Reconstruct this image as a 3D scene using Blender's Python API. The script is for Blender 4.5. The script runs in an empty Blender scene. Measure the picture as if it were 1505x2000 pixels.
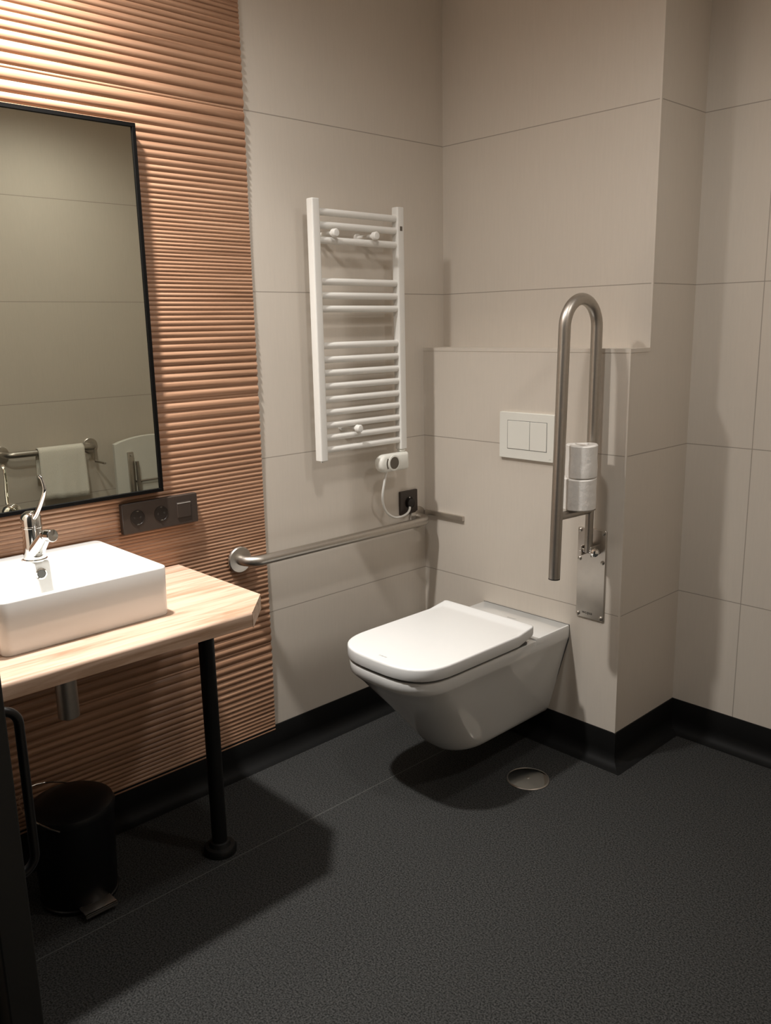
import bpy, bmesh, math, random
from mathutils import Vector, Matrix
random.seed(4)
S = bpy.context.scene
COL = S.collection
PI = math.pi

# ------------------------------------------------------------------ room dimensions (metres)
W = 0.831      # right side of the cistern box
D = 0.1075     # depth of the ledge on top of the cistern box
E = 0.369      # alcove wall
R = 2.28       # right wall
F = -2.0       # inner face of the front wall
H = 2.52       # ceiling
ZB = 1.316     # top of the cistern box
YW = -0.7277   # right end of the ribbed wood cladding
BH = 0.111     # baseboard height
CZ = 0.731     # countertop height

# ------------------------------------------------------------------ materials
def new_mat(name):
    m = bpy.data.materials.new(name); m.use_nodes = True
    nt = m.node_tree
    return m, nt, nt.nodes['Principled BSDF']

def N(nt, t, **kw):
    n = nt.nodes.new(t)
    for k, v in kw.items():
        if k in n.bl_rna.properties: setattr(n, k, v)
        else: n.inputs[k].default_value = v
    return n

def math_node(nt, op, a, b=None, c=None):
    n = nt.nodes.new('ShaderNodeMath'); n.operation = op
    for i, v in enumerate((a, b, c)):
        if v is None: continue
        if isinstance(v, (int, float)): n.inputs[i].default_value = v
        else: nt.links.new(v, n.inputs[i])
    return n.outputs[0]

def mix_rgb(nt, fac, a, b):
    n = nt.nodes.new('ShaderNodeMix'); n.data_type = 'RGBA'
    for sock, v in ((n.inputs[0], fac), (n.inputs[6], a), (n.inputs[7], b)):
        if isinstance(v, (int, float)): sock.default_value = v
        elif isinstance(v, tuple): sock.default_value = v if len(v) == 4 else (*v, 1)
        else: nt.links.new(v, sock)
    return n.outputs[2]

def plain(name, col, rough=0.5, metal=0.0, coat=0.0, var=0.04, scale=40, spec=0.5, bump=0.0):
    """one-colour material with a slight procedural mottling"""
    m, nt, b = new_mat(name)
    tc = N(nt, 'ShaderNodeTexCoord')
    no = N(nt, 'ShaderNodeTexNoise', Scale=scale, Detail=3.0)
    nt.links.new(tc.outputs['Object'], no.inputs['Vector'])
    lo = tuple(c * (1 - var) for c in col); hi = tuple(min(1, c * (1 + var)) for c in col)
    nt.links.new(mix_rgb(nt, no.outputs['Fac'], lo, hi), b.inputs['Base Color'])
    b.inputs['Roughness'].default_value = rough
    b.inputs['Metallic'].default_value = metal
    b.inputs['Coat Weight'].default_value = coat
    b.inputs['Specular IOR Level'].default_value = spec
    if bump:
        bp = N(nt, 'ShaderNodeBump', Strength=bump, Distance=0.002)
        nt.links.new(no.outputs['Fac'], bp.inputs['Height']); nt.links.new(bp.outputs['Normal'], b.inputs['Normal'])
    return m

TILE = (0.605, 0.548, 0.478)
def tile_mat(name, axis=None, off=0.0, width=1.0, zoff=0.0018):
    m, nt, b = new_mat(name)
    tc = N(nt, 'ShaderNodeTexCoord')
    sep = N(nt, 'ShaderNodeSeparateXYZ'); nt.links.new(tc.outputs['Object'], sep.inputs[0])
    def line(sock, o, period, half):
        t = math_node(nt, 'ADD', math_node(nt, 'DIVIDE', math_node(nt, 'SUBTRACT', sock, o), period), 0.5)
        d = math_node(nt, 'MULTIPLY', math_node(nt, 'ABSOLUTE', math_node(nt, 'SUBTRACT', math_node(nt, 'FRACT', t), 0.5)), period)
        return math_node(nt, 'LESS_THAN', d, half)
    g = line(sep.outputs['Z'], zoff, 0.5, 0.0014)
    if axis:
        g = math_node(nt, 'MAXIMUM', g, line(sep.outputs[axis], off, width, 0.0014))
    # woven, linen-like fine texture plus broad clouding
    mp = N(nt, 'ShaderNodeMapping'); mp.inputs['Scale'].default_value = (160, 160, 12)
    nt.links.new(tc.outputs['Object'], mp.inputs['Vector'])
    n1 = N(nt, 'ShaderNodeTexNoise', Scale=1.0, Detail=2.0); nt.links.new(mp.outputs[0], n1.inputs['Vector'])
    n2 = N(nt, 'ShaderNodeTexNoise', Scale=3.0, Detail=4.0); nt.links.new(tc.outputs['Object'], n2.inputs['Vector'])
    f = math_node(nt, 'ADD', math_node(nt, 'MULTIPLY', n1.outputs['Fac'], 0.5), math_node(nt, 'MULTIPLY', n2.outputs['Fac'], 0.5))
    base = mix_rgb(nt, f, tuple(c * 0.93 for c in TILE), tuple(c * 1.07 for c in TILE))
    nt.links.new(mix_rgb(nt, g, base, (0.36, 0.32, 0.275)), b.inputs['Base Color'])
    b.inputs['Roughness'].default_value = 0.5
    b.inputs['Specular IOR Level'].default_value = 0.3
    bp = N(nt, 'ShaderNodeBump', Strength=0.5, Distance=0.001); bp.invert = True
    nt.links.new(g, bp.inputs['Height']); nt.links.new(bp.outputs['Normal'], b.inputs['Normal'])
    return m

def wood_mat(name, dark, mid, light, zs, ys=3.0, rough=0.45, xs=60, knots=0.0):
    """wood grain running along Y"""
    m, nt, b = new_mat(name)
    tc = N(nt, 'ShaderNodeTexCoord')
    mp = N(nt, 'ShaderNodeMapping'); mp.inputs['Scale'].default_value = (xs, ys, zs)
    nt.links.new(tc.outputs['Object'], mp.inputs['Vector'])
    n1 = N(nt, 'ShaderNodeTexNoise', Scale=1.0, Detail=6.0, Roughness=0.6, Distortion=0.6)
    nt.links.new(mp.outputs[0], n1.inputs['Vector'])
    r = N(nt, 'ShaderNodeValToRGB')
    r.color_ramp.elements[0].position = 0.32; r.color_ramp.elements[0].color = (*dark, 1)
    r.color_ramp.elements[1].position = 0.70; r.color_ramp.elements[1].color = (*light, 1)
    e = r.color_ramp.elements.new(0.5); e.color = (*mid, 1)
    nt.links.new(n1.outputs['Fac'], r.inputs[0])
    out = r.outputs[0]
    if knots:
        mp2 = N(nt, 'ShaderNodeMapping'); mp2.inputs['Scale'].default_value = (11, 1.6, 11)
        nt.links.new(tc.outputs['Object'], mp2.inputs['Vector'])
        n2 = N(nt, 'ShaderNodeTexNoise', Scale=1.0, Detail=5.0, Distortion=1.2)
        nt.links.new(mp2.outputs[0], n2.inputs['Vector'])
        r2 = N(nt, 'ShaderNodeValToRGB')
        r2.color_ramp.elements[0].position = 0.36; r2.color_ramp.elements[0].color = (knots, knots, knots, 1)
        r2.color_ramp.elements[1].position = 0.46; r2.color_ramp.elements[1].color = (0, 0, 0, 1)
        nt.links.new(n2.outputs['Fac'], r2.inputs[0])
        out = mix_rgb(nt, r2.outputs[0], out, dark)
    nt.links.new(out, b.inputs['Base Color'])
    b.inputs['Roughness'].default_value = rough
    return m

def floor_mat():
    m, nt, b = new_mat('speckled_vinyl')
    tc = N(nt, 'ShaderNodeTexCoord')
    n1 = N(nt, 'ShaderNodeTexNoise', Scale=240.0, Detail=3.0); nt.links.new(tc.outputs['Object'], n1.inputs['Vector'])
    n2 = N(nt, 'ShaderNodeTexNoise', Scale=5.0, Detail=3.0); nt.links.new(tc.outputs['Object'], n2.inputs['Vector'])
    r = N(nt, 'ShaderNodeValToRGB')
    r.color_ramp.elements[0].position = 0.35; r.color_ramp.elements[0].color = (0.010, 0.010, 0.0097, 1)
    r.color_ramp.elements[1].position = 0.70; r.color_ramp.elements[1].color = (0.070, 0.070, 0.0675, 1)
    nt.links.new(n1.outputs['Fac'], r.inputs[0])
    c = mix_rgb(nt, math_node(nt, 'MULTIPLY', n2.outputs['Fac'], 0.35), r.outputs[0], (0.030, 0.030, 0.029))
    sep = N(nt, 'ShaderNodeSeparateXYZ'); nt.links.new(tc.outputs['Object'], sep.inputs[0])
    weld = math_node(nt, 'LESS_THAN', math_node(nt, 'ABSOLUTE', math_node(nt, 'SUBTRACT', sep.outputs['X'], 0.376)), 0.0016)
    c = mix_rgb(nt, math_node(nt, 'MULTIPLY', weld, 0.75), c, (0.09, 0.09, 0.085))
    nt.links.new(c, b.inputs['Base Color'])
    b.inputs['Roughness'].default_value = 0.78
    b.inputs['Specular IOR Level'].default_value = 0.06
    bp = N(nt, 'ShaderNodeBump', Strength=0.12, Distance=0.0006)
    nt.links.new(n1.outputs['Fac'], bp.inputs['Height']); nt.links.new(bp.outputs['Normal'], b.inputs['Normal'])
    return m

def emit_mat(name, col, s):
    m, nt, b = new_mat(name)
    b.inputs['Base Color'].default_value = (*col, 1)
    b.inputs['Emission Color'].default_value = (*col, 1)
    b.inputs['Emission Strength'].default_value = s
    return m

M = {}
M['tile_left'] = tile_mat('beige_tile_left')
M['tile_back'] = tile_mat('beige_tile_back', 'X', -0.12, 1.2)
M['tile_alcove'] = tile_mat('beige_tile_alcove', 'X', 0.0445, 1.0)
M['tile_right'] = tile_mat('beige_tile_right', 'Y', -0.9, 1.2, 0.047)
M['tile_trim'] = plain('beige_edge_trim', (0.605, 0.548, 0.478), 0.45)
M['wood_rib'] = wood_mat('ribbed_wood', (0.25, 0.133, 0.077), (0.375, 0.210, 0.126), (0.47, 0.280, 0.178), 90, 2.2, 0.42)
M['oak'] = wood_mat('oak_worktop', (0.36, 0.225, 0.140), (0.555, 0.388, 0.285), (0.67, 0.50, 0.39), 60, 3.0, 0.5, 42, 0.75)
M['floor'] = floor_mat()
M['vinyl'] = plain('black_vinyl_cove', (0.008, 0.008, 0.0078), 0.55, var=0.2, scale=200, spec=0.12)
M['paint'] = plain('white_ceiling_paint', (0.86, 0.85, 0.83), 0.8)
M['ceramic'] = plain('white_ceramic', (0.76, 0.76, 0.74), 0.12, coat=0.3, var=0.01)
M['seat'] = plain('white_seat_plastic', (0.77, 0.77, 0.755), 0.22, var=0.01)
M['enamel'] = plain('white_enamel', (0.76, 0.745, 0.705), 0.32, var=0.01)
M['plastic'] = plain('white_plastic', (0.74, 0.73, 0.67), 0.4, var=0.01)
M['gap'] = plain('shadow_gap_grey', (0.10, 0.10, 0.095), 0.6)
M['mark'] = plain('grey_print', (0.52, 0.52, 0.50), 0.6)
M['chrome'] = plain('polished_chrome', (0.82, 0.82, 0.80), 0.06, 1.0, var=0.01)
M['steel'] = plain('brushed_steel', (0.47, 0.435, 0.39), 0.40, 1.0, var=0.08, scale=120)
M['steel_plate'] = plain('brushed_steel_plate', (0.60, 0.56, 0.51), 0.36, 1.0, var=0.10, scale=30)
M['black'] = plain('black_metal', (0.005, 0.005, 0.005), 0.5, var=0.1, spec=0.3)
M['frame_black'] = plain('black_mirror_frame', (0.003, 0.0027, 0.0025), 0.6, var=0.1, spec=0.08)
M['black_gloss'] = plain('black_painted_metal', (0.004, 0.004, 0.0045), 0.35, var=0.1, spec=0.3)
M['door'] = plain('black_laminate', (0.007, 0.008, 0.0075), 0.5, var=0.12)
M['bronze'] = plain('dark_brown_plastic', (0.040, 0.029, 0.023), 0.4, var=0.05)
M['bronze_dark'] = plain('dark_brown_recess', (0.012, 0.008, 0.006), 0.4, var=0.05)
M['paper'] = plain('tissue_paper', (0.78, 0.755, 0.715), 0.95, var=0.03, scale=55, bump=0.9)
M['card'] = plain('cardboard_core', (0.40, 0.34, 0.28), 0.9)
M['towel'] = plain('white_terry', (0.80, 0.77, 0.69), 0.95, var=0.05, scale=220, bump=0.8)
M['lcd'] = plain('grey_dial_face', (0.10, 0.085, 0.065), 0.35)
M['white_line'] = plain('white_switch_line', (0.45, 0.44, 0.41), 0.5)
M['ink'] = plain('black_engraving', (0.02, 0.017, 0.014), 0.6)
M['glow'] = emit_mat('lamp_diffuser', (1.0, 0.93, 0.84), 12.0)
m, nt, b = new_mat('mirror_glass')
b.inputs['Base Color'].default_value = (0.70, 0.71, 0.62, 1); b.inputs['Metallic'].default_value = 1.0
b.inputs['Roughness'].default_value = 0.0
M['mirror'] = m

# ------------------------------------------------------------------ mesh helpers
def obj(name, bm, mat, parent=None, smooth=False, angle=35):
    bmesh.ops.recalc_face_normals(bm, faces=bm.faces[:])
    me = bpy.data.meshes.new(name); bm.to_mesh(me); bm.free()
    if smooth:
        me.polygons.foreach_set('use_smooth', [True] * len(me.polygons))
        try: me.set_sharp_from_angle(angle=math.radians(angle))
        except Exception: pass
    me.materials.append(mat if not isinstance(mat, str) else M[mat])
    o = bpy.data.objects.new(name, me); COL.objects.link(o)
    if parent:
        o.parent = parent
        o.matrix_parent_inverse = Matrix.Translation(-Vector(parent.location))
    return o

def thing(name, label, cat, loc, group=None):
    o = bpy.data.objects.new(name, None); COL.objects.link(o)
    o.location = loc; o.empty_display_size = 0.05
    o['label'] = label; o['category'] = cat
    if group: o['group'] = group
    return o

def structure(name, bm, mat, smooth=False):
    o = obj(name, bm, mat, smooth=smooth); o['kind'] = 'structure'; return o

def add_box(bm, x0, x1, y0, y1, z0, z1, bev=0.0, seg=2):
    vs = [bm.verts.new((x, y, z)) for x in (x0, x1) for y in (y0, y1) for z in (z0, z1)]
    f = [(0, 1, 3, 2), (4, 6, 7, 5), (0, 4, 5, 1), (2, 3, 7, 6), (0, 2, 6, 4), (1, 5, 7, 3)]
    fs = [bm.faces.new([vs[i] for i in q]) for q in f]
    if bev:
        es = list({e for fc in fs for e in fc.edges})
        bmesh.ops.bevel(bm, geom=es, offset=bev, segments=seg, affect='EDGES', profile=0.5)
    return bm

def box(*a, **k): return add_box(bmesh.new(), *a, **k)

def frame_from(d):
    d = d.normalized()
    a = Vector((0, 0, 1)) if abs(d.z) < 0.9 else Vector((1, 0, 0))
    u = d.cross(a).normalized(); v = d.cross(u).normalized()
    return u, v

def add_rings(bm, rings, cap=True, closed=True):
    rv = [[bm.verts.new(p) for p in r] for r in rings]
    for a, b in zip(rv, rv[1:]):
        n = len(a)
        for i in range(n if closed else n - 1):
            j = (i + 1) % n
            try: bm.faces.new((a[i], a[j], b[j], b[i]))
            except ValueError: pass
    if cap:
        for r in (rv[0], rv[-1]):
            try: bm.faces.new(r)
            except ValueError: pass
    return rv

def add_tube(bm, pts, rad, n=20, cap=True):
    """tube along a polyline; rad a number or a list"""
    pts = [Vector(p) for p in pts]
    k = len(pts); rr = rad if isinstance(rad, (list, tuple)) else [rad] * k
    T = []
    for i in range(k):
        a = pts[max(i - 1, 0)]; b = pts[min(i + 1, k - 1)]
        T.append((b - a).normalized())
    u, v = frame_from(T[0]); rings = []
    for i in range(k):
        u = (u - T[i] * u.dot(T[i])).normalized(); v = T[i].cross(u)
        rings.append([pts[i] + (u * math.cos(2 * PI * j / n) + v * math.sin(2 * PI * j / n)) * rr[i] for j in range(n)])
    add_rings(bm, rings, cap)
    return bm

def tube(*a, **k): return add_tube(bmesh.new(), *a, **k)

def add_lathe(bm, c, axis, prof, n=32):
    """prof: (distance along axis, radius)"""
    c = Vector(c); axis = Vector(axis).normalized(); u, v = frame_from(axis)
    rings = [[c + axis * h + (u * math.cos(2 * PI * j / n) + v * math.sin(2 * PI * j / n)) * max(r, 1e-5) for j in range(n)] for h, r in prof]
    add_rings(bm, rings, True)
    return bm

def lathe(*a, **k): return add_lathe(bmesh.new(), *a, **k)

def fillet(pts, r, seg=8):
    """round the inner corners of a polyline"""
    pts = [Vector(p) for p in pts]; out = [pts[0]]
    for a, b, c in zip(pts, pts[1:], pts[2:]):
        d1 = (a - b).normalized(); d2 = (c - b).normalized()
        ang = d1.angle(d2)
        t = min(r / math.tan(ang / 2), (a - b).length * 0.98, (c - b).length * 0.98)
        rr = t * math.tan(ang / 2)
        cen = b + (d1 + d2).normalized() * (rr / math.sin(ang / 2))
        s = b + d1 * t - cen; e = b + d2 * t - cen
        for i in range(seg + 1):
            f = i / seg
            tot = s.angle(e)
            out.append(cen + (s * math.sin((1 - f) * tot) + e * math.sin(f * tot)) / math.sin(tot))
    out.append(pts[-1])
    return out

def spline(pts, seg=8):
    pts = [Vector(p) for p in pts]; P = [pts[0]] + pts + [pts[-1]]; out = []
    for i in range(1, len(P) - 2):
        p0, p1, p2, p3 = P[i - 1:i + 3]
        for s in range(seg):
            t = s / seg
            out.append(0.5 * ((2 * p1) + (p2 - p0) * t + (2 * p0 - 5 * p1 + 4 * p2 - p3) * t * t + (3 * p1 - p0 - 3 * p2 + p3) * t ** 3))
    out.append(pts[-1]); return out

def rrect(x0, x1, y0, y1, r, seg=6):
    """rounded rectangle outline (2-D), counter-clockwise"""
    out = []
    for cx, cy, a0 in ((x1 - r, y1 - r, 0), (x0 + r, y1 - r, 90), (x0 + r, y0 + r, 180), (x1 - r, y0 + r, 270)):
        for i in range(seg + 1):
            a = math.radians(a0 + 90 * i / seg)
            out.append((cx + r * math.cos(a), cy + r * math.sin(a)))
    return out

def plate_yz(y0, y1, z0, z1, x0, x1, r, seg=6, soft=0.0015):
    """rounded plate lying on a wall x = const"""
    bm = bmesh.new()
    rings = []
    for x, ins in ((x0, 0), (x1 - soft, 0), (x1, soft)):
        rings.append([(x, a, b) for a, b in rrect(y0 + ins, y1 - ins, z0 + ins, z1 - ins, max(r - ins, 1e-4), seg)])
    add_rings(bm, rings); return bm

def plate_xz(x0, x1, z0, z1, y0, y1, r, seg=6, soft=0.0015):
    """rounded plate on a wall y = const facing -Y (y1 is the front)"""
    bm = bmesh.new(); rings = []
    for y, ins in ((y0, 0), (y1 + soft, 0), (y1, soft)):
        rings.append([(a, y, b) for a, b in rrect(x0 + ins, x1 - ins, z0 + ins, z1 - ins, max(r - ins, 1e-4), seg)])
    add_rings(bm, rings); return bm

def text_mesh(name, body, size, mat, parent, origin, right, up, depth=0.0004):
    cu = bpy.data.curves.new(name, 'FONT'); cu.body = body; cu.size = size; cu.extrude = depth
    cu.align_x = 'CENTER'; cu.align_y = 'CENTER'
    tmp = bpy.data.objects.new(name + '_tmp', cu); COL.objects.link(tmp)
    dg = bpy.context.evaluated_depsgraph_get()
    me = bpy.data.meshes.new_from_object(tmp.evaluated_get(dg))
    bpy.data.objects.remove(tmp)
    r = Vector(right).normalized(); u = Vector(up).normalized(); nn = r.cross(u)
    mat4 = Matrix((r, u, nn)).transposed().to_4x4(); mat4.translation = Vector(origin)
    me.transform(mat4)
    me.materials.clear(); me.materials.append(M[mat])
    o = bpy.data.objects.new(name, me); COL.objects.link(o)
    o.parent = parent; o.matrix_parent_inverse = Matrix.Translation(-Vector(parent.location))
    return o

# ------------------------------------------------------------------ the room shell
structure('floor', box(-0.1, R + 0.1, -3.4, E + 0.1, -0.1, 0.0), 'floor')
structure('ceiling', box(-0.1, R + 0.1, F - 0.1, E + 0.1, H, H + 0.1), 'paint')
structure('wall_left', box(-0.1, 0.0, F - 0.1, E + 0.1, 0.0, H), 'tile_left')
structure('wall_back', box(0.0, W, D, E + 0.1, 0.0, H), 'tile_back')
structure('wall_back_lower', box(0.0, W, 0.0, D, 0.0, ZB), 'tile_back')
structure('wall_alcove', box(W, R, E, E + 0.1, 0.0, H), 'tile_alcove')
structure('wall_right', box(R, R + 0.1, F - 0.1, E + 0.1, 0.0, H), 'tile_right')
bm = box(0.0, 1.24, F - 0.1, F, 0.0, H)
add_box(bm, 2.2, R, F - 0.1, F, 0.0, H); add_box(bm, 1.24, 2.2, F - 0.1, F, 2.15, H)
structure('wall_front', bm, 'tile_right')

# thin edge profiles on the outer corners of the tiled box and on its ledge
structure('trim_1', box(0.0, W + 0.0012, -0.0012, 0.004, ZB - 0.011, ZB + 0.0008), 'tile_trim')
structure('trim_2', box(W - 0.004, W + 0.0012, 0.004, D, ZB - 0.011, ZB + 0.0008), 'tile_trim')
structure('trim_3', box(W - 0.005, W + 0.0010, D - 0.0010, D + 0.005, ZB + 0.0008, H), 'tile_trim')
structure('trim_4', box(W - 0.005, W + 0.0010, -0.0010, 0.005, BH, ZB - 0.011), 'tile_trim')

# ribbed wood cladding: each 0.8 m board has ribs that narrow towards its middle
half = [25, 26, 21, 20, 19.5, 19, 19, 17, 15.5, 15, 14.5, 13.5, 12.5, 12, 12, 11.5, 11, 11, 11, 10.5, 10, 10, 9.8, 9.6, 9.6, 9.5, 9.5]
ssum = sum(half); half = [h * 0.396 / ssum for h in half]
edges = []                                    # rib boundaries from low to high
z = -0.4
while z < H:                                  # one board from z to z + 0.8
    edges += [z - 0.004]
    zz = z + 0.004
    for h in half: edges.append(zz); zz += h
    for h in reversed(half): edges.append(zz); zz += h
    z += 0.8
edges = [e for e in edges if e >= BH - 0.03 and e <= H]
prof = []
for a, b in zip(edges, edges[1:]):
    p = b - a; A = min(0.27 * p, 0.0062)
    for i in range(8):
        t = i / 8
        prof.append((0.0030 + A * (math.sin(PI * t) ** 0.75 if 0 < t < 1 else 0.0), a + p * t))
prof.append((0.0030, edges[-1]))
bm = bmesh.new()
ys = [YW, -1.4, F]
rv = [[bm.verts.new((x, y, zz)) for x, zz in prof] + [bm.verts.new((0.0, y, prof[-1][1])), bm.verts.new((0.0, y, prof[0][1]))] for y in ys]
for a, b in zip(rv, rv[1:]):
    n = len(a)
    for i in range(n): bm.faces.new((a[i], a[(i + 1) % n], b[(i + 1) % n], b[i]))
for r_ in (rv[0], rv[-1]): bm.faces.new(r_)
structure('wall_left_cladding', bm, 'wood_rib', smooth=True)

# coved black vinyl skirting
path = [Vector(p) for p in ((0, F), (0, 0), (W, 0), (W, E), (R, E), (R, F))]
prof_s = [(0.0, BH), (0.0045, BH), (0.0055, BH - 0.003), (0.0055, 0.045)]
for i in range(7):
    a = math.radians(90 * i / 6)
    prof_s.append((0.0055 + 0.034 * (1 - math.cos(a)), 0.001 + 0.040 * (1 - math.sin(a))))
prof_s.append((0.048, 0.0004)); prof_s.append((0.0, 0.0004))
def offs(i):
    def nrm(d): d = d.normalized(); return Vector((d.y, -d.x))
    if i == 0: return nrm(path[1] - path[0])
    if i == len(path) - 1: return nrm(path[-1] - path[-2])
    a = nrm(path[i] - path[i - 1]); b = nrm(path[i + 1] - path[i])
    return (a + b) / (1 + a.dot(b))
for i, nm in enumerate(('left', 'back', 'return', 'alcove', 'right')):
    bm = bmesh.new(); rings = []
    for k in (i, i + 1):
        o_ = offs(k); rings.append([(path[k].x + o_.x * d, path[k].y + o_.y * d, zz) for d, zz in prof_s])
    add_rings(bm, rings)
    structure('baseboard_' + nm, bm, 'vinyl', smooth=True)

# black sliding door leaf, its edge just inside the frame on the left
dr = structure('door_1', box(0.36, 1.286, -1.992, -1.957, 0.008, 2.1, bev=0.002), 'door')
hb = [(1.262, -1.957, 1.006), (1.262, -1.9375, 1.006), (1.262, -1.9375, 0.812), (1.262, -1.957, 0.812)]
bm = bmesh.new(); add_tube(bm, fillet(hb, 0.019, 10), 0.0052, 14)
h_ = obj('door_handle', bm, 'black_gloss', smooth=True); h_.parent = dr

# ------------------------------------------------------------------ washbasin counter
ct = thing('vanity_counter', 'pale oak washbasin counter with clipped corner on black pipe legs', 'counter', (0.02, -1.48, 0.0))
bm = bmesh.new()
out = [(0.0095, -1.04), (0.414, -1.04), (0.515, -1.134), (0.515, -1.92), (0.0095, -1.92)]
lo = [bm.verts.new((x, y, CZ - 0.036)) for x, y in out]; hi = [bm.verts.new((x, y, CZ)) for x, y in out]
bm.faces.new(lo); bm.faces.new(hi); fr = []
for i in range(5):
    f = bm.faces.new((lo[i], lo[(i + 1) % 5], hi[(i + 1) % 5], hi[i]))
bm.edges.ensure_lookup_table()
es_top = [e for e in bm.edges if {e.verts[0], e.verts[1]} == {hi[2], hi[3]}]
es_bot = [e for e in bm.edges if {e.verts[0], e.verts[1]} == {lo[2], lo[3]}]
bmesh.ops.bevel(bm, geom=es_top, offset=0.009, segments=5, affect='EDGES', profile=0.5)
es_bot = [e for e in bm.edges if all(abs(v.co.x - 0.515) < 1e-5 and abs(v.co.z - CZ + 0.036) < 1e-5 for v in e.verts)]
bmesh.ops.bevel(bm, geom=es_bot, offset=0.016, segments=6, affect='EDGES', profile=0.5)
obj('countertop', bm, 'oak', ct, smooth=True, angle=30)
bm = box(0.4125, 0.4175, -1.0415, -1.0385, CZ - 0.037, CZ)
bm.free()
# edge band on the clipped corner
a = Vector((0.414, -1.04)); b_ = Vector((0.515, -1.134)); nrm = Vector((0.094, 0.101)).normalized()
bm = bmesh.new(); rings = []
for p in (a, b_ + (b_ - a).normalized() * 0.0005):
    rings.append([(p.x + nrm.x * t, p.y + nrm.y * t, zz) for t, zz in ((0, CZ), (0.0012, CZ), (0.0012, CZ - 0.040), (0, CZ - 0.040))])
add_rings(bm, rings); obj('edge_band', bm, 'oak', ct)
for ly in (-1.15, -1.80):
    lg = obj('leg', lathe((0.32, ly, 0.0), (0, 0, 1), [(0.0, 0.0205), (CZ - 0.037, 0.0205)], 28), 'black', ct, smooth=True)
    fl = obj('floor_flange', lathe((0.32, ly, 0.0), (0, 0, 1), [(0.0, 0.044), (0.014, 0.044), (0.020, 0.040), (0.022, 0.030), (0.032, 0.0255), (0.034, 0.0207)], 32), 'black', None, smooth=True)
    fl.parent = lg; fl.matrix_parent_inverse = Matrix.Translation(-Vector(ct.location)) @ Matrix.Identity(4)
    fl.matrix_parent_inverse = Matrix.Identity(4)
    fm = obj('top_flange', lathe((0.32, ly, CZ - 0.0365), (0, 0, -1), [(0.0, 0.036), (0.005, 0.036), (0.006, 0.021)], 28), 'black', None, smooth=True)
    fm.parent = lg; fm.matrix_parent_inverse = Matrix.Identity(4)

# washbasin
BX0, BX1, BY0, BY1, BT = 0.0115, 0.386, -1.668, -1.276, 0.851
wb = thing('washbasin', 'white square countertop washbasin standing on the oak counter', 'washbasin', (0.2, -1.47, CZ))
bm = bmesh.new(); rings = []
def rr(ins, z, r, back=0.0):
    return [(x, y, z) for x, y in rrect(BX0 + ins + back, BX1 - ins, BY0 + ins, BY1 - ins, r, 7)]
rings += [rr(0.022, CZ + 0.0005, 0.016), rr(0.004, CZ + 0.0005, 0.018), rr(0.002, CZ + 0.004, 0.020), rr(0.0, BT - 0.004, 0.021), rr(0.0012, BT - 0.0012, 0.020), rr(0.004, BT, 0.018)]
rings += [rr(0.011, BT, 0.020, 0.098), rr(0.0135, BT - 0.0015, 0.022, 0.099), rr(0.0155, BT - 0.006, 0.024, 0.100), rr(0.022, BT - 0.075, 0.034, 0.105), rr(0.036, BT - 0.094, 0.040, 0.115), rr(0.075, BT - 0.101, 0.045, 0.133)]
add_rings(bm, rings); obj('bowl', bm, 'ceramic', wb, smooth=True, angle=50)
ov = obj('overflow_ring', lathe((0.1292, -1.478, 0.824), (1, 0, 0.06), [(0.0, 0.014), (0.003, 0.014), (0.004, 0.0105), (0.002, 0.0095)], 28), 'chrome', wb, smooth=True)
hole = obj('overflow_hole', lathe((0.1318, -1.478, 0.824), (1, 0, 0.06), [(0.0, 0.0095), (0.0006, 0.0092)], 24), 'gap', None, smooth=True)
hole.parent = ov; hole.matrix_parent_inverse = Matrix.Identity(4)
obj('waste_plug', lathe((0.255, -1.472, BT - 0.1009), (0, 0, 1), [(0.0, 0.031), (0.003, 0.031), (0.006, 0.026), (0.007, 0.0)], 32), 'chrome', wb, smooth=True)

# chrome mixer tap
tx, ty = 0.092, -1.474
tp = thing('mixer_tap', 'chrome mixer tap with tall curved lever on the washbasin rim', 'tap', (tx, ty, BT))
obj('tap_body', lathe((tx, ty, BT), (0, 0, 1), [(0.0, 0.029), (0.004, 0.029), (0.006, 0.0265), (0.05, 0.0245), (0.082, 0.0245), (0.083, 0.0255), (0.086, 0.0255), (0.087, 0.0245)], 36), 'chrome', tp, smooth=True)
obj('tap_cap', lathe((tx, ty, BT + 0.087), (0, 0, 1), [(0.0, 0.0245), (0.012, 0.0248), (0.022, 0.0235), (0.030, 0.019), (0.035, 0.011), (0.0365, 0.0)], 36), 'chrome', tp, smooth=True)
lev = spline([(tx + 0.015, ty, BT + 0.106), (tx + 0.030, ty + 0.003, BT + 0.119), (tx + 0.050, ty + 0.010, BT + 0.150), (tx + 0.063, ty + 0.016, BT + 0.180), (tx + 0.062, ty + 0.014, BT + 0.204), (tx + 0.057, ty + 0.010, BT + 0.214)], 8)
obj('lever', tube(lev, [0.0062 - 0.0022 * i / (len(lev) - 1) for i in range(len(lev))], 16), 'chrome', tp, smooth=True)
sp = obj('spout', tube([(tx + 0.008, ty, BT + 0.022), (tx + 0.034, ty + 0.003, BT + 0.046), (tx + 0.064, ty + 0.006, BT + 0.072)], [0.021, 0.0175, 0.0145], 24), 'chrome', tp, smooth=True)
ae = obj('aerator', lathe((tx + 0.056, ty + 0.006, BT + 0.071), (0.95, 0.18, 0.08), [(0.0, 0.0125), (0.006, 0.0145), (0.014, 0.0145), (0.015, 0.0135), (0.018, 0.0135), (0.019, 0.0150), (0.036, 0.0150), (0.038, 0.0135), (0.037, 0.0)], 28), 'chrome', None, smooth=True)
ae.parent = sp; ae.matrix_parent_inverse = Matrix.Identity(4)

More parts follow.
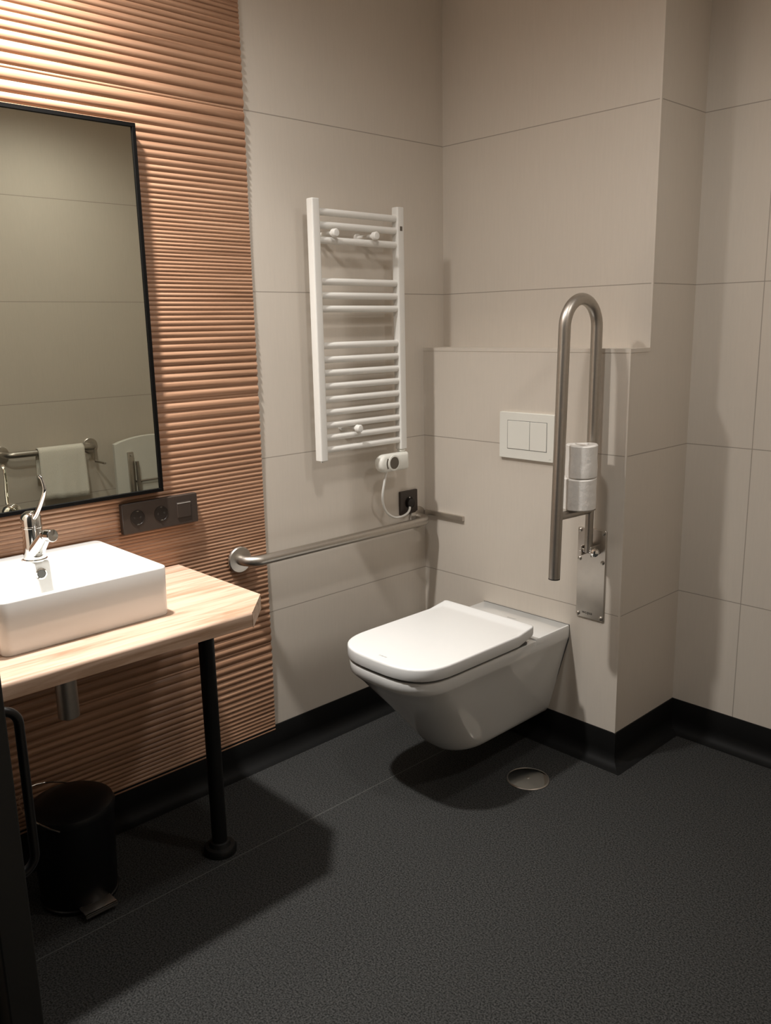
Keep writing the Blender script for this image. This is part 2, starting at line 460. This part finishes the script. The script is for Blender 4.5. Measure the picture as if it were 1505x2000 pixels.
# bottle trap below the counter
tr = thing('bottle_trap', 'chrome bottle trap hanging in the dark under the oak counter', 'drain pipe', (0.24, -1.49, 0.49))
obj('trap_cup', lathe((0.24, -1.49, 0.488), (0, 0, 1), [(0.0, 0.018), (0.004, 0.025), (0.15, 0.025), (0.156, 0.018), (0.158, 0.016)], 28), 'steel', tr, smooth=True)
obj('tail_pipe', lathe((0.24, -1.49, 0.64), (0, 0, 1), [(0.0, 0.016), (CZ - 0.0365 - 0.64, 0.016)], 24), 'steel', tr, smooth=True)
obj('wall_pipe', tube([(0.22, -1.49, 0.60), (0.12, -1.49, 0.60), (0.0092, -1.49, 0.60)], 0.014, 20), 'steel', tr, smooth=True)

# wall mirror
mi = thing('wall_mirror', 'large rectangular wall mirror in a thin black frame', 'mirror', (0.0095, -1.47, 0.958))
MY0, MY1, MZ0, MZ1 = -1.862, -1.083, 0.9575, 1.9125
bm = bmesh.new(); fw = 0.010
for q in ((MY0, MY1, MZ0, MZ0 + fw), (MY0, MY1, MZ1 - fw, MZ1)): add_box(bm, 0.0095, 0.036, q[0], q[1], q[2], q[3], bev=0.0008, seg=1)
for q in ((MY0, MY0 + fw, MZ0 + fw, MZ1 - fw), (MY1 - fw, MY1, MZ0 + fw, MZ1 - fw)): add_box(bm, 0.0095, 0.036, q[0], q[1], q[2], q[3], bev=0.0008, seg=1)
obj('frame', bm, 'frame_black', mi)
obj('mirror_glass', box(0.022, 0.031, MY0 + fw * 0.5, MY1 - fw * 0.5, MZ0 + fw * 0.5, MZ1 - fw * 0.5), 'mirror', mi)

# triple outlet plate by the mirror
so = thing('outlet_plate', 'dark brown triple plate with two outlets and a switch on the ribbed wood', 'outlet', (0.016, -1.09, 0.894))
y0, y1, z0, z1 = -1.2065, -0.9735, 0.851, 0.936
obj('plate', plate_yz(y0, y1, z0, z1, 0.0092, 0.025, 0.003, 4), 'bronze', so, smooth=True)
def outlet_insert(yc, zc, x, parent):
    s = obj('outlet_socket', lathe((x, yc, zc), (1, 0, 0), [(0.0, 0.0215), (0.0012, 0.0215), (0.0014, 0.0200), (0.0003, 0.0195)], 32), 'bronze_dark', parent, smooth=True)
    for dy in (-0.0095, 0.0095):
        p = obj('pin_hole', lathe((x + 0.0004, yc + dy, zc), (1, 0, 0), [(0, 0.003), (0.0004, 0.0028)], 14), 'ink', None)
        p.parent = s; p.matrix_parent_inverse = Matrix.Identity(4)
    for dz in (-0.0185, 0.0185):
        p = obj('earth_clip', box(x + 0.0004, x + 0.0026, yc - 0.003, yc + 0.003, zc + dz - 0.0015, zc + dz + 0.0015), 'chrome', None)
        p.parent = s; p.matrix_parent_inverse = Matrix.Identity(4)
    return s
for yc in (-1.1625, -1.0905): outlet_insert(yc, 0.8935, 0.025, so)
sw = obj('switch_rocker', plate_yz(-1.041, -0.996, 0.871, 0.916, 0.025, 0.0275, 0.002, 4), 'bronze', so, smooth=True)
ln = obj('marking_line', box(0.0274, 0.0279, -1.040, -0.997, 0.9125, 0.9140), 'white_line', None)
ln.parent = sw; ln.matrix_parent_inverse = Matrix.Identity(4)

# ------------------------------------------------------------------ grab bar on the left wall
def flange(x, y, z, nx, r=0.041):
    return lathe((x, y, z), (nx, 0, 0), [(0.0, r), (0.006, r), (0.009, r - 0.003), (0.010, r - 0.012), (0.011, 0.016)], 36)
gb = thing('grab_bar', 'long horizontal stainless steel grab bar on the left wall beside the toilet', 'grab bar', (0.0, -0.44, 0.702))
g = fillet([(0.004, -0.833, 0.703), (0.068, -0.833, 0.703), (0.068, -0.044, 0.7015), (0.004, -0.044, 0.7015)], 0.046, 10)
obj('rail', tube(g, 0.0160, 24), 'steel', gb, smooth=True)
obj('wall_flange', flange(0.0092, -0.833, 0.703, 1), 'steel_plate', gb, smooth=True)
obj('wall_flange', flange(0.0, -0.0435, 0.7015, 1), 'steel_plate', gb, smooth=True)
obj('side_strip', box(0.011, 0.196, -0.0125, -0.0004, 0.7085, 0.7255, bev=0.001), 'steel_plate', gb)

# single outlet under the radiator
sg = thing('single_outlet', 'dark brown single outlet with a white cable plugged in under the radiator', 'outlet', (0.0, -0.092, 0.766))
obj('plate', plate_yz(-0.1355, -0.048, 0.7225, 0.809, 0.0, 0.010, 0.003, 4), 'bronze', sg, smooth=True)
outlet_insert(-0.0918, 0.766, 0.010, sg)

# ------------------------------------------------------------------ towel radiator
ra = thing('towel_radiator', 'white ladder towel radiator hung on the beige tiled wall', 'radiator', (0.065, -0.36, 0.98))
PY = (-0.5365, -0.182); PX = 0.065
for yc in PY:
    bm = bmesh.new(); rings = []
    def post(z, s=1.0):
        return [(PX + (a) * s, yc + (b) * s, z) for a, b in rrect(-0.015, 0.015, -0.015, 0.015, 0.005, 5)]
    rings = [post(0.978, 0.9), post(0.980), post(1.770), post(1.772, 0.9)]
    add_rings(bm, rings); p = obj('post', bm, 'enamel', ra, smooth=True)
    if yc == PY[0]:
        q = obj('drain_plug', lathe((PX, yc, 0.978), (0, 0, -1), [(0, 0.008), (0.004, 0.008), (0.0045, 0.004), (0.007, 0.0)], 18), 'chrome', None, smooth=True)
        q.parent = p; q.matrix_parent_inverse = Matrix.Identity(4)
for zc in (1.736, 1.698, 1.654, 1.532, 1.490, 1.450, 1.338, 1.295, 1.254, 1.212, 1.171, 1.130, 1.089, 1.050, 1.011):
    obj('bar', tube([(PX, PY[0] + 0.013, zc), (PX, PY[1] - 0.013, zc)], 0.0108, 20), 'enamel', ra, smooth=True)
for yb, zb in ((-0.475, 1.675), (-0.307, 1.675), (-0.398, 1.0705)):
    bm = lathe((0.0, yb, zb), (1, 0, 0), [(0.0, 0.013), (0.008, 0.013), (0.010, 0.0065), (0.080, 0.0065), (0.082, 0.0125), (0.096, 0.0125), (0.099, 0.010), (0.100, 0.0)], 24)
    obj('wall_bracket', bm, 'enamel', ra, smooth=True)
obj('badge', box(PX + 0.0148, PX + 0.0158, -0.187, -0.177, 1.698, 1.712), 'lcd', ra)
# thermostat on the heating element
obj('heater_collar', lathe((PX, PY[1], 0.979), (0, 0, -1), [(0, 0.0125), (0.004, 0.0125), (0.005, 0.0145), (0.008, 0.0145), (0.009, 0.011), (0.013, 0.011)], 24), 'plastic', ra, smooth=True)
bm = bmesh.new(); rings = []
def pill(x, ins):
    o_ = []
    zc_, hh = 0.9385, 0.0305 - ins
    for i in range(13):                                              # rounded left end
        a = math.radians(90 + 180 * i / 12); o_.append((x, -0.277 + hh * math.cos(a), zc_ + hh * math.sin(a)))
    for cy, cz, a0 in ((-0.169 - ins - 0.006, zc_ - hh + 0.006, 270), (-0.169 - ins - 0.006, zc_ + hh - 0.006, 0)):
        for i in range(5):
            a = math.radians(a0 + 90 * i / 4); o_.append((x, cy + 0.006 * math.cos(a), cz + 0.006 * math.sin(a)))
    return o_
for x, ins in ((0.056, 0.010), (0.059, 0.004), (0.064, 0.001), (0.070, 0.0), (0.080, 0.0), (0.086, 0.0012), (0.091, 0.0045), (0.094, 0.010)): rings.append(pill(x, ins))
add_rings(bm, rings); th = obj('thermostat', bm, 'plastic', ra, smooth=True, angle=60)
dl = obj('dial', lathe((0.0938, -0.246, 0.9385), (1, 0, 0), [(0.0, 0.0275), (0.0022, 0.0270), (0.0034, 0.0220), (0.0020, 0.0205), (0.0020, 0.0)], 36), 'plastic', None, smooth=True)
df = obj('dial_face', lathe((0.0962, -0.246, 0.9385), (1, 0, 0), [(0.0, 0.0203), (0.0008, 0.0200), (0.0010, 0.0)], 32), 'lcd', None, smooth=True)
bm = bmesh.new(); rings = []
for k in range(11):
    a = math.radians(148 + 64 * k / 10)
    rings.append([(x, -0.246 + r_ * math.cos(a), 0.9385 + r_ * math.sin(a)) for x, r_ in ((0.0905, 0.0300), (0.0946, 0.0300), (0.0946, 0.0352), (0.0905, 0.0352))])
add_rings(bm, rings); sc_ = obj('scale_window', bm, 'lcd', None)
for o_ in (dl, df, sc_): o_.parent = th; o_.matrix_parent_inverse = Matrix.Identity(4)
cab = spline([(0.075, -0.264, 0.912), (0.070, -0.272, 0.867), (0.060, -0.271, 0.824), (0.045, -0.253, 0.783), (0.036, -0.225, 0.750), (0.032, -0.189, 0.729), (0.029, -0.151, 0.725), (0.027, -0.122, 0.7305), (0.025, -0.107, 0.741), (0.0225, -0.1015, 0.752)], 8)
cb = obj('power_cable', tube(cab, 0.0042, 12), 'enamel', ra, smooth=True)
pg = obj('plug', lathe((0.0115, -0.0918, 0.764), (1, 0, 0), [(0.0, 0.017), (0.004, 0.0182), (0.011, 0.0172), (0.014, 0.013), (0.0145, 0.0)], 28), 'bronze_dark', None, smooth=True)
pg.parent = cb; pg.matrix_parent_inverse = Matrix.Identity(4)

# ------------------------------------------------------------------ toilet
XC = 0.4695
wc = thing('toilet', 'white wall-hung toilet with the lid closed above the black floor', 'toilet', (XC, 0.0, 0.1))
def wc_outline(w, yb, yf, L, n=3.0, seg=22, rb=0.0):
    """plan outline: straight sides, bowed rounded front (towards -y)"""
    o_ = []
    if rb > 0:
        for i in range(5):
            a = math.radians(90 + 90 * i / 4); o_.append((XC - w + rb + rb * math.cos(a), yb - rb + rb * math.sin(a)))
    else:
        o_.append((XC - w, yb))
    ys_ = yf + L
    for k in range(1, 5): o_.append((XC - w, yb - rb + (ys_ - yb + rb) * k / 5))
    for i in range(seg + 1):
        a = PI - PI * i / seg
        c, s = math.cos(a), math.sin(a)
        o_.append((XC + w * math.copysign(abs(c) ** (2 / n), c), ys_ - L * abs(s) ** (2 / n)))
    for k in range(4, 0, -1): o_.append((XC + w, yb - rb + (ys_ - yb + rb) * k / 5))
    if rb > 0:
        for i in range(5):
            a = math.radians(0 + 90 * i / 4); o_.append((XC + w - rb + rb * math.cos(a), yb - rb + rb * math.sin(a)))
    else:
        o_.append((XC + w, yb))
    return o_
# bowl body
lev = [(0.098, 0.080, -0.425, 0.12, 2.4), (0.100, 0.092, -0.443, 0.125, 2.4), (0.106, 0.100, -0.455, 0.13, 2.4), (0.120, 0.106, -0.470, 0.13, 2.45),
       (0.150, 0.1150, -0.497, 0.135, 2.5), (0.200, 0.1285, -0.536, 0.14, 2.55), (0.260, 0.1440, -0.584, 0.145, 2.65), (0.310, 0.1570, -0.628, 0.15, 2.8), (0.350, 0.1670, -0.662, 0.155, 2.9),
       (0.372, 0.1735, -0.682, 0.16, 3.0), (0.384, 0.1780, -0.695, 0.16, 3.0), (0.391, 0.1800, -0.7015, 0.16, 3.0), (0.420, 0.1805, -0.7035, 0.16, 3.0), (0.4235, 0.1795, -0.7025, 0.16, 3.0), (0.425, 0.176, -0.699, 0.16, 3.0)]
bm = bmesh.new()
rings = [[(x, y, z) for x, y in wc_outline(w, -0.0005, f, L, n)] for z, w, f, L, n in lev]
add_rings(bm, rings); body = obj('bowl', bm, 'ceramic', wc, smooth=True, angle=50)
# raised deck behind the seat
bm = bmesh.new(); rings = []
for z, ins in ((0.410, 0.0), (0.427, 0.0), (0.4295, 0.0012), (0.4305, 0.004)):
    rings.append([(x, y, z) for x, y in rrect(XC - 0.1806 + ins, XC + 0.1806 - ins, -0.180 + ins, -0.0005 - ins * 0.2, 0.004, 4)])
add_rings(bm, rings); dk = obj('deck', bm, 'ceramic', wc, smooth=True)
text_mesh('maker_mark', 'DURAVIT', 0.0085, 'mark', dk, (XC + 0.003, -0.078, 0.4307), (1, 0, 0), (0, 1, 0))
bpy.data.objects['maker_mark'].matrix_parent_inverse = Matrix.Identity(4)
# seat ring, coloured dark as the shaded gap under the lid, and lid
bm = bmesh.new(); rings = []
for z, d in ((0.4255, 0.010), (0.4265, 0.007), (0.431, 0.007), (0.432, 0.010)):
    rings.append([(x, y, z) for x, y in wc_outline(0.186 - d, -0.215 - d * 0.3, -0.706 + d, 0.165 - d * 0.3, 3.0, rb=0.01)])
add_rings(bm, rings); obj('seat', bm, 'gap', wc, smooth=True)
bm = bmesh.new(); rings = []
LB, LF = -0.196, -0.707
def lid_ring(w_in, z, s=None):
    o_ = wc_outline(0.187 - w_in, LB - w_in, LF + w_in, 0.165 - w_in * 0.3, 3.0, rb=0.012)
    if s is not None:
        cy = -0.46; o_ = [(XC + (x - XC) * s, cy + (y - cy) * s) for x, y in o_]
    r_ = []
    for x, y in o_:
        t = max(0.0, min(1.0, (y + 0.232) / 0.030)); t = t * t * (3 - 2 * t)      # the back edge curls up into a thin lip
        lo_t = max(0.0, min(1.0, (y + 0.238) / 0.040)); lo_t = lo_t * lo_t
        zz = z + (0.0125 * t if z > 0.460 else 0.0) + (0.036 * lo_t * (0.470 - z) / 0.040 if z < 0.460 else 0.0)
        r_.append((x, y, zz))
    return r_
for w_in, z in ((0.005, 0.4325), (0.001, 0.4335), (0.0, 0.436), (0.0, 0.464), (0.0007, 0.4675), (0.0025, 0.4695)): rings.append(lid_ring(w_in, z))
for s in (0.988, 0.975, 0.96, 0.945, 0.93, 0.915, 0.90, 0.88, 0.85, 0.80, 0.6, 0.3, 0.02): rings.append(lid_ring(0.0035, 0.4700, s))
add_rings(bm, rings); ld = obj('lid', bm, 'seat', wc, smooth=True, angle=40)
text_mesh('lid_mark', 'DURAVIT', 0.0075, 'mark', ld, (XC + 0.006, -0.672, 0.4701), (1, 0, 0), (0, 1, 0))
bpy.data.objects['lid_mark'].matrix_parent_inverse = Matrix.Identity(4)
# silicone line where the bowl meets the wall
bm = bmesh.new()
add_tube(bm, [(XC - 0.1805, -0.001, 0.4305), (XC + 0.1805, -0.001, 0.4305)], 0.0014, 8)
add_tube(bm, [(XC + 0.1795, -0.001, 0.4305), (XC + 0.1795, -0.001, 0.384), (XC + 0.144, -0.001, 0.26), (XC + 0.1, -0.001, 0.112)], 0.0014, 8)
obj('wall_seal', bm, 'gap', wc)

# flush plate
fp = thing('flush_plate', 'white rectangular dual flush plate above the toilet', 'flush plate', (0.472, 0.0, 1.034))
fpl = obj('plate', plate_xz(0.3605, 0.5795, 0.958, 1.1105, 0.0006, -0.012, 0.005, 5), 'plastic', fp, smooth=True)
gp = obj('button_gap', plate_xz(0.3945, 0.5535, 0.9895, 1.0845, -0.0115, -0.0124, 0.001, 2, 0.0001), 'gap', fp)
obj('flush_button', plate_xz(0.3960, 0.4850, 0.991, 1.083, -0.0115, -0.0136, 0.0015, 3, 0.0008), 'plastic', fp, smooth=True)
obj('flush_button', plate_xz(0.4864, 0.5520, 0.991, 1.083, -0.0115, -0.0136, 0.0015, 3, 0.0008), 'plastic', fp, smooth=True)
mk = obj('maker_mark', box(0.5625, 0.5705, -0.0124, -0.0119, 0.9665, 0.9685), 'mark', None); mk.parent = fpl; mk.matrix_parent_inverse = Matrix.Identity(4)

# ------------------------------------------------------------------ hinged grab rail folded upright
HX = 0.738
hr = thing('hinged_grab_rail', 'stainless steel U-shaped hinged grab rail folded upright beside the toilet', 'grab rail', (0.727, 0.0, 0.47))
pts = [(HX, -0.2175, 0.655), (HX, -0.1965, 1.376)]
for i in range(1, 20):
    a = PI - PI * i / 20
    pts.append((HX, -0.1155 + 0.081 * math.cos(a), 1.378 + 0.081 * math.sin(a)))
pts += [(HX, -0.0345, 1.376), (HX, -0.0400, 0.835)]
obj('rail', tube(pts, 0.0170, 28), 'steel', hr, smooth=True)
obj('rail_end_cap', lathe((HX, -0.2175, 0.656), (0, -0.029, -1), [(0, 0.0172), (0.003, 0.0172), (0.004, 0.015), (0.004, 0.0)], 28), 'ink', hr, smooth=True)
obj('cross_tube', tube([(HX, -0.206, 0.841), (HX, -0.13, 0.838), (HX, -0.046, 0.836)], 0.0125, 20), 'steel', hr, smooth=True)
obj('pivot_arm', tube([(HX, -0.0400, 0.845), (HX, -0.0425, 0.700)], [0.0125, 0.0125], 20), 'steel', hr, smooth=True)
pl = obj('wall_plate', plate_xz(0.6755, 0.7775, 0.4715, 0.7665, 0.0, -0.006, 0.006, 4), 'steel_plate', hr, smooth=True)
for sx, sz in ((0.685, 0.757), (0.768, 0.757), (0.685, 0.664), (0.768, 0.664), (0.684, 0.482), (0.768, 0.482)):
    s = obj('screw', lathe((sx, -0.006, sz), (0, -1, 0), [(0, 0.0065), (0.002, 0.0065), (0.004, 0.004), (0.0045, 0.0)], 16), 'steel', None, smooth=True)
    s.parent = pl; s.matrix_parent_inverse = Matrix.Identity(4)
for x0, x1 in ((0.7185, 0.7235), (0.7525, 0.7575)):
    obj('hinge_bracket', plate_xz(x0, x1, 0.690, 0.722, -0.005, -0.056, 0.002, 3), 'steel_plate', hr)
obj('pivot_bolt', tube([(0.714, -0.044, 0.705), (0.762, -0.044, 0.705)], 0.007, 18), 'chrome', hr, smooth=True)
obj('pivot_knob', lathe((0.7635, -0.040, 0.7055), (0.35, -1, 0.0), [(0.0, 0.0115), (0.010, 0.0135), (0.018, 0.012), (0.022, 0.007), (0.023, 0.0)], 24), 'chrome', hr, smooth=True)
text_mesh('maker_mark', 'wcqua', 0.0145, 'ink', pl, (0.718, -0.0062, 0.4905), (1, 0, 0), (0, 0, 1))
bpy.data.objects['maker_mark.002'].matrix_parent_inverse = Matrix.Identity(4) if 'maker_mark.002' in bpy.data.objects else None

# toilet rolls stacked between the two arms of the rail
def roll(label, x, y, z, r, h, sag):
    t = thing('toilet_roll', label, 'toilet roll', (x, y, z), 'toilet rolls on the hinged rail')
    bm = bmesh.new(); n = 48; rings = []
    for zz, rad in ((0.0, r - 0.003), (0.003, r), (h * 0.3, r * (1 + sag)), (h * 0.6, r * (1 - sag)), (h - 0.003, r), (h, r - 0.003), (h + 0.0005, 0.021), (h - 0.004, 0.0195), (0.004, 0.0195), (0.0, 0.021)):
        rings.append([(x + rad * (1 + 0.003 * math.sin(3 * a + z * 40)) * math.cos(a), y + rad * math.sin(a), z + zz + (0.0015 * math.sin(2 * a) if zz > h / 2 else 0)) for a in [2 * PI * j / n for j in range(n)]])
    rv = add_rings(bm, rings, cap=False)
    for a_, b2 in zip([rv[-1]], [rv[0]]):
        for j in range(n): bm.faces.new((a_[j], a_[(j + 1) % n], b2[(j + 1) % n], b2[j]))
    obj('paper', bm, 'paper', t, smooth=True)
    obj('core', lathe((x, y, z + 0.002), (0, 0, 1), [(0, 0.0192), (h - 0.006, 0.0192), (h - 0.006, 0.0175), (0, 0.0175), (0, 0.0192)], 28), 'card', t, smooth=True)
roll('lower toilet roll, wider, standing on the cross tube of the hinged rail', 0.746, -0.1150, 0.8525, 0.0510, 0.0945, 0.004)
roll('upper toilet roll, slimmer and crumpled, stacked on top of the other roll', 0.751, -0.1130, 0.9480, 0.0460, 0.0970, 0.02)

# ------------------------------------------------------------------ floor drain
fd = thing('floor_drain', 'round chrome floor cover beneath the toilet', 'floor drain', (0.690, -0.263, 0.0))
obj('cover', lathe((0.690, -0.263, 0.0005), (0, 0, 1), [(0.0, 0.062), (0.0035, 0.062), (0.0042, 0.055), (0.0052, 0.03), (0.0055, 0.0)], 48), 'chrome', fd, smooth=True)
obj('rim', lathe((0.690, -0.263, 0.0003), (0, 0, 1), [(0.0, 0.067), (0.002, 0.067), (0.0045, 0.0650), (0.0045, 0.0628), (0.002, 0.0622)], 48), 'steel_plate', fd, smooth=True)
obj('screw', lathe((0.690, -0.263, 0.0056), (0, 0, 1), [(0.0, 0.0055), (0.0015, 0.005), (0.002, 0.0)], 18), 'steel_plate', fd, smooth=True)

# ------------------------------------------------------------------ pedal bin
bx, by = 0.215, -1.500
pb = thing('pedal_bin', 'black round pedal bin with steel pedal under the oak counter', 'bin', (bx, by, 0.0))
obj('body', lathe((bx, by, 0.0), (0, 0, 1), [(0.0, 0.090), (0.006, 0.095), (0.012, 0.095), (0.014, 0.092), (0.232, 0.101), (0.236, 0.101)], 48), 'black_gloss', pb, smooth=True)
obj('lid', lathe((bx, by, 0.237), (0, 0, 1), [(0.0, 0.104), (0.008, 0.105), (0.018, 0.101), (0.026, 0.088), (0.032, 0.055), (0.034, 0.0)], 48), 'black_gloss', pb, smooth=True)
bm = bmesh.new(); add_box(bm, bx + 0.085, bx + 0.128, by - 0.040, by + 0.040, 0.018, 0.022, bev=0.001)
add_box(bm, bx + 0.122, bx + 0.128, by - 0.040, by + 0.040, 0.012, 0.022, bev=0.001)
obj('pedal', bm, 'steel_plate', pb, smooth=True)
hd = []
for i in range(17):
    a = math.radians(180 * i / 16)
    hd.append((bx + 0.106 * 0.8 * math.cos(a) - 0.6 * 0.116 * math.sin(a), by - 0.106 * 0.6 * math.cos(a) - 0.8 * 0.116 * math.sin(a), 0.240 + 0.045 * math.sin(a)))
obj('carry_handle', tube(hd, 0.0022, 10), 'chrome', pb, smooth=True)

# ------------------------------------------------------------------ things on the right wall, seen in the mirror
tb = thing('towel_rail', 'short stainless steel rail on the right wall seen in the mirror', 'towel rail', (R, -0.51, 0.80))
g = fillet([(R - 0.004, -0.744, 0.804), (R - 0.072, -0.744, 0.804), (R - 0.072, -0.280, 0.800), (R - 0.004, -0.280, 0.800)], 0.046, 10)
obj('rail', tube(g, 0.0160, 24), 'steel', tb, smooth=True)
obj('wall_flange', flange(R, -0.744, 0.804, -1), 'steel_plate', tb, smooth=True)
obj('wall_flange', flange(R, -0.280, 0.800, -1), 'steel_plate', tb, smooth=True)
bm = box(R - 0.17, R - 0.06, -0.286, -0.276, 0.716, 0.726, bev=0.001)
add_box(bm, R - 0.066, R - 0.056, -0.286, -0.276, 0.716, 0.790, bev=0.001)
obj('roll_holder_arm', bm, 'steel_plate', tb)
# towel draped over it
xb, zb_ = R - 0.072, 0.802
bm = bmesh.new(); ny = 22; prof_t = []
for k in range(9): prof_t.append(('f', 0.557 + (zb_ - 0.557) * k / 8))
for k in range(1, 8): prof_t.append(('a', PI - PI * k / 8))
for k in range(6): prof_t.append(('b', zb_ - (zb_ - 0.665) * k / 5))
grid = []
for j in range(ny + 1):
    y = -0.590 + 0.238 * j / ny; row = []
    for kind, v in prof_t:
        w1 = 0.006 * math.sin(y * 42) + 0.004 * math.sin(y * 95 + 1)
        if kind == 'f':
            dep = (zb_ - v) / 0.245
            row.append(bm.verts.new((xb - 0.0195 - 0.006 * dep + w1 * dep * 0.7, y + 0.006 * dep * (1 if j > ny / 2 else -1) * 0.5, v + 0.004 * math.sin(y * 20) * dep)))
        elif kind == 'a':
            row.append(bm.verts.new((xb + 0.0195 * math.cos(v), y, zb_ + 0.0195 * math.sin(v))))
        else:
            dep = (zb_ - v) / 0.14
            row.append(bm.verts.new((xb + 0.0195 + w1 * dep * 0.5, y - 0.004 * dep, v)))
    grid.append(row)
for a_, b2 in zip(grid, grid[1:]):
    for k in range(len(a_) - 1): bm.faces.new((a_[k], b2[k], b2[k + 1], a_[k + 1]))
tw = obj('hand_towel', bm, 'towel', smooth=True, angle=80)
tw['label'] = 'white hand towel draped over the rail on the right wall'; tw['category'] = 'towel'
sm = tw.modifiers.new('thick', 'SOLIDIFY'); sm.thickness = 0.006; sm.offset = 1.0

# folding shower seat, folded up
ss = thing('shower_seat', 'white plastic folding shower seat tipped up against the right wall', 'shower seat', (R, 0.02, 0.47))
bm = bmesh.new()
prof2 = []
sy0, sy1, sz0, sz1 = -0.180, 0.240, 0.455, 0.800
prof2 += [(sy0 + 0.012, sz0), (sy1 - 0.012, sz0), (sy1, sz0 + 0.012)]
for i in range(13):
    t = i / 12; prof2.append((sy1 + (sy0 - sy1) * t, sz1 + 0.034 * math.sin(PI * t) ** 0.8))
prof2.append((sy0, sz0 + 0.012))
cyy = sum(p[0] for p in prof2) / len(prof2); czz = sum(p[1] for p in prof2) / len(prof2)
def sr(x, s): return [(x, cyy + (a - cyy) * s, czz + (b2 - czz) * s) for a, b2 in prof2]
add_rings(bm, [sr(R - 0.052, 0.97), sr(R - 0.056, 1.0), sr(R - 0.078, 1.0), sr(R - 0.082, 0.97)])
obj('seat_panel', bm, 'plastic', ss, smooth=True, angle=40)
for ya in (-0.098, 0.158):
    bm = box(R - 0.100, R - 0.084, ya - 0.016, ya + 0.016, 0.46, 0.752, bev=0.003)
    ar = obj('hinge_arm', bm, 'steel_plate', ss, smooth=True)
    kb = obj('rivet', lathe((R - 0.100, ya, 0.735), (-1, 0, 0), [(0, 0.007), (0.003, 0.006), (0.004, 0.0)], 16), 'chrome', None, smooth=True)
    kb.parent = ar; kb.matrix_parent_inverse = Matrix.Identity(4)
    tu = tube([(R - 0.112, ya + 0.030, 0.47), (R - 0.112, ya + 0.026, 0.70)], 0.010, 16); obj('support_tube', tu, 'steel', ss, smooth=True)
obj('cross_bar', tube([(R - 0.100, -0.080, 0.588), (R - 0.100, 0.235, 0.588)], 0.006, 14), 'steel', ss, smooth=True)
obj('wall_bracket', box(R - 0.056, R + 0.0006, -0.13, 0.19, 0.47, 0.55, bev=0.003), 'steel_plate', ss, smooth=True)

# ------------------------------------------------------------------ lamps
def downlight(label, x, y, beams, radius, col):
    """recessed lamp; beams = (watts, full cone angle) of its reflector's beam profile"""
    t = thing('ceiling_downlight', label, 'ceiling light', (x, y, H - 0.012))
    obj('ring', lathe((x, y, H), (0, 0, -1), [(0.0, 0.060), (0.004, 0.060), (0.006, 0.056), (0.006, 0.047), (0.001, 0.045)], 40), 'enamel', t, smooth=True)
    obj('diffuser', lathe((x, y, H - 0.0005), (0, 0, -1), [(0.0, 0.045), (0.001, 0.045)], 36), 'glow', t, smooth=True)
    for power, spot in beams:
        L = bpy.data.lights.new('downlight_lamp', 'SPOT'); L.energy = power; L.color = col
        L.spot_size = math.radians(spot); L.spot_blend = 1.0; L.shadow_soft_size = radius
        lo_ = bpy.data.objects.new('downlight_lamp', L); COL.objects.link(lo_)
        lo_.location = (x, y, H - 0.05)
LAMP = (1.0, 0.968, 0.925)
downlight('round ceiling downlight above the washbasin', 0.285, -1.45, ((92, 78), (110, 120), (39, 178)), 0.045, LAMP)
downlight('round ceiling downlight over the middle of the room', 0.98, -0.98, ((29, 178),), 0.06, LAMP)
downlight('added unseen fill downlight over the shower corner by the right wall', 1.75, -0.45, ((24, 178),), 0.07, LAMP)  # invented third lamp, added only to lift the brightness of the walls

wd = bpy.data.worlds.new('dim_corridor'); S.world = wd; wd.use_nodes = True
wd.node_tree.nodes['Background'].inputs[0].default_value = (0.9, 0.95, 1.0, 1)
wd.node_tree.nodes['Background'].inputs[1].default_value = 0.02

# ------------------------------------------------------------------ camera
yaw, pitch, roll_ = 0.815311, 0.217101, -0.0202775
f = Vector((-math.sin(yaw) * math.cos(pitch), math.cos(yaw) * math.cos(pitch), -math.sin(pitch)))
r = Vector((math.cos(yaw), math.sin(yaw), 0)); u = r.cross(f)
c_, s_ = math.cos(roll_), math.sin(roll_)
r2, u2 = r * c_ + u * s_, u * c_ - r * s_
cam = bpy.data.cameras.new('camera'); co = bpy.data.objects.new('camera', cam); COL.objects.link(co)
mw = Matrix((r2, u2, -f)).transposed().to_4x4(); mw.translation = (2.14547, -2.22321, 1.39642)
co.matrix_world = mw
cam.sensor_fit = 'VERTICAL'; cam.sensor_height = 36.0; cam.lens = 1651.2325 * 36.0 / 2000.0
cam.clip_start = 0.01
S.camera = co

S.view_settings.view_transform = 'Standard'; S.view_settings.look = 'None'
S.view_settings.gamma = 1.0; S.view_settings.use_curve_mapping = False
S.view_settings.exposure = 0.0
S.cycles.max_bounces = 10; S.cycles.diffuse_bounces = 6; S.cycles.glossy_bounces = 6
S.cycles.sample_clamp_indirect = 6.0
S.cycles.use_denoising = True
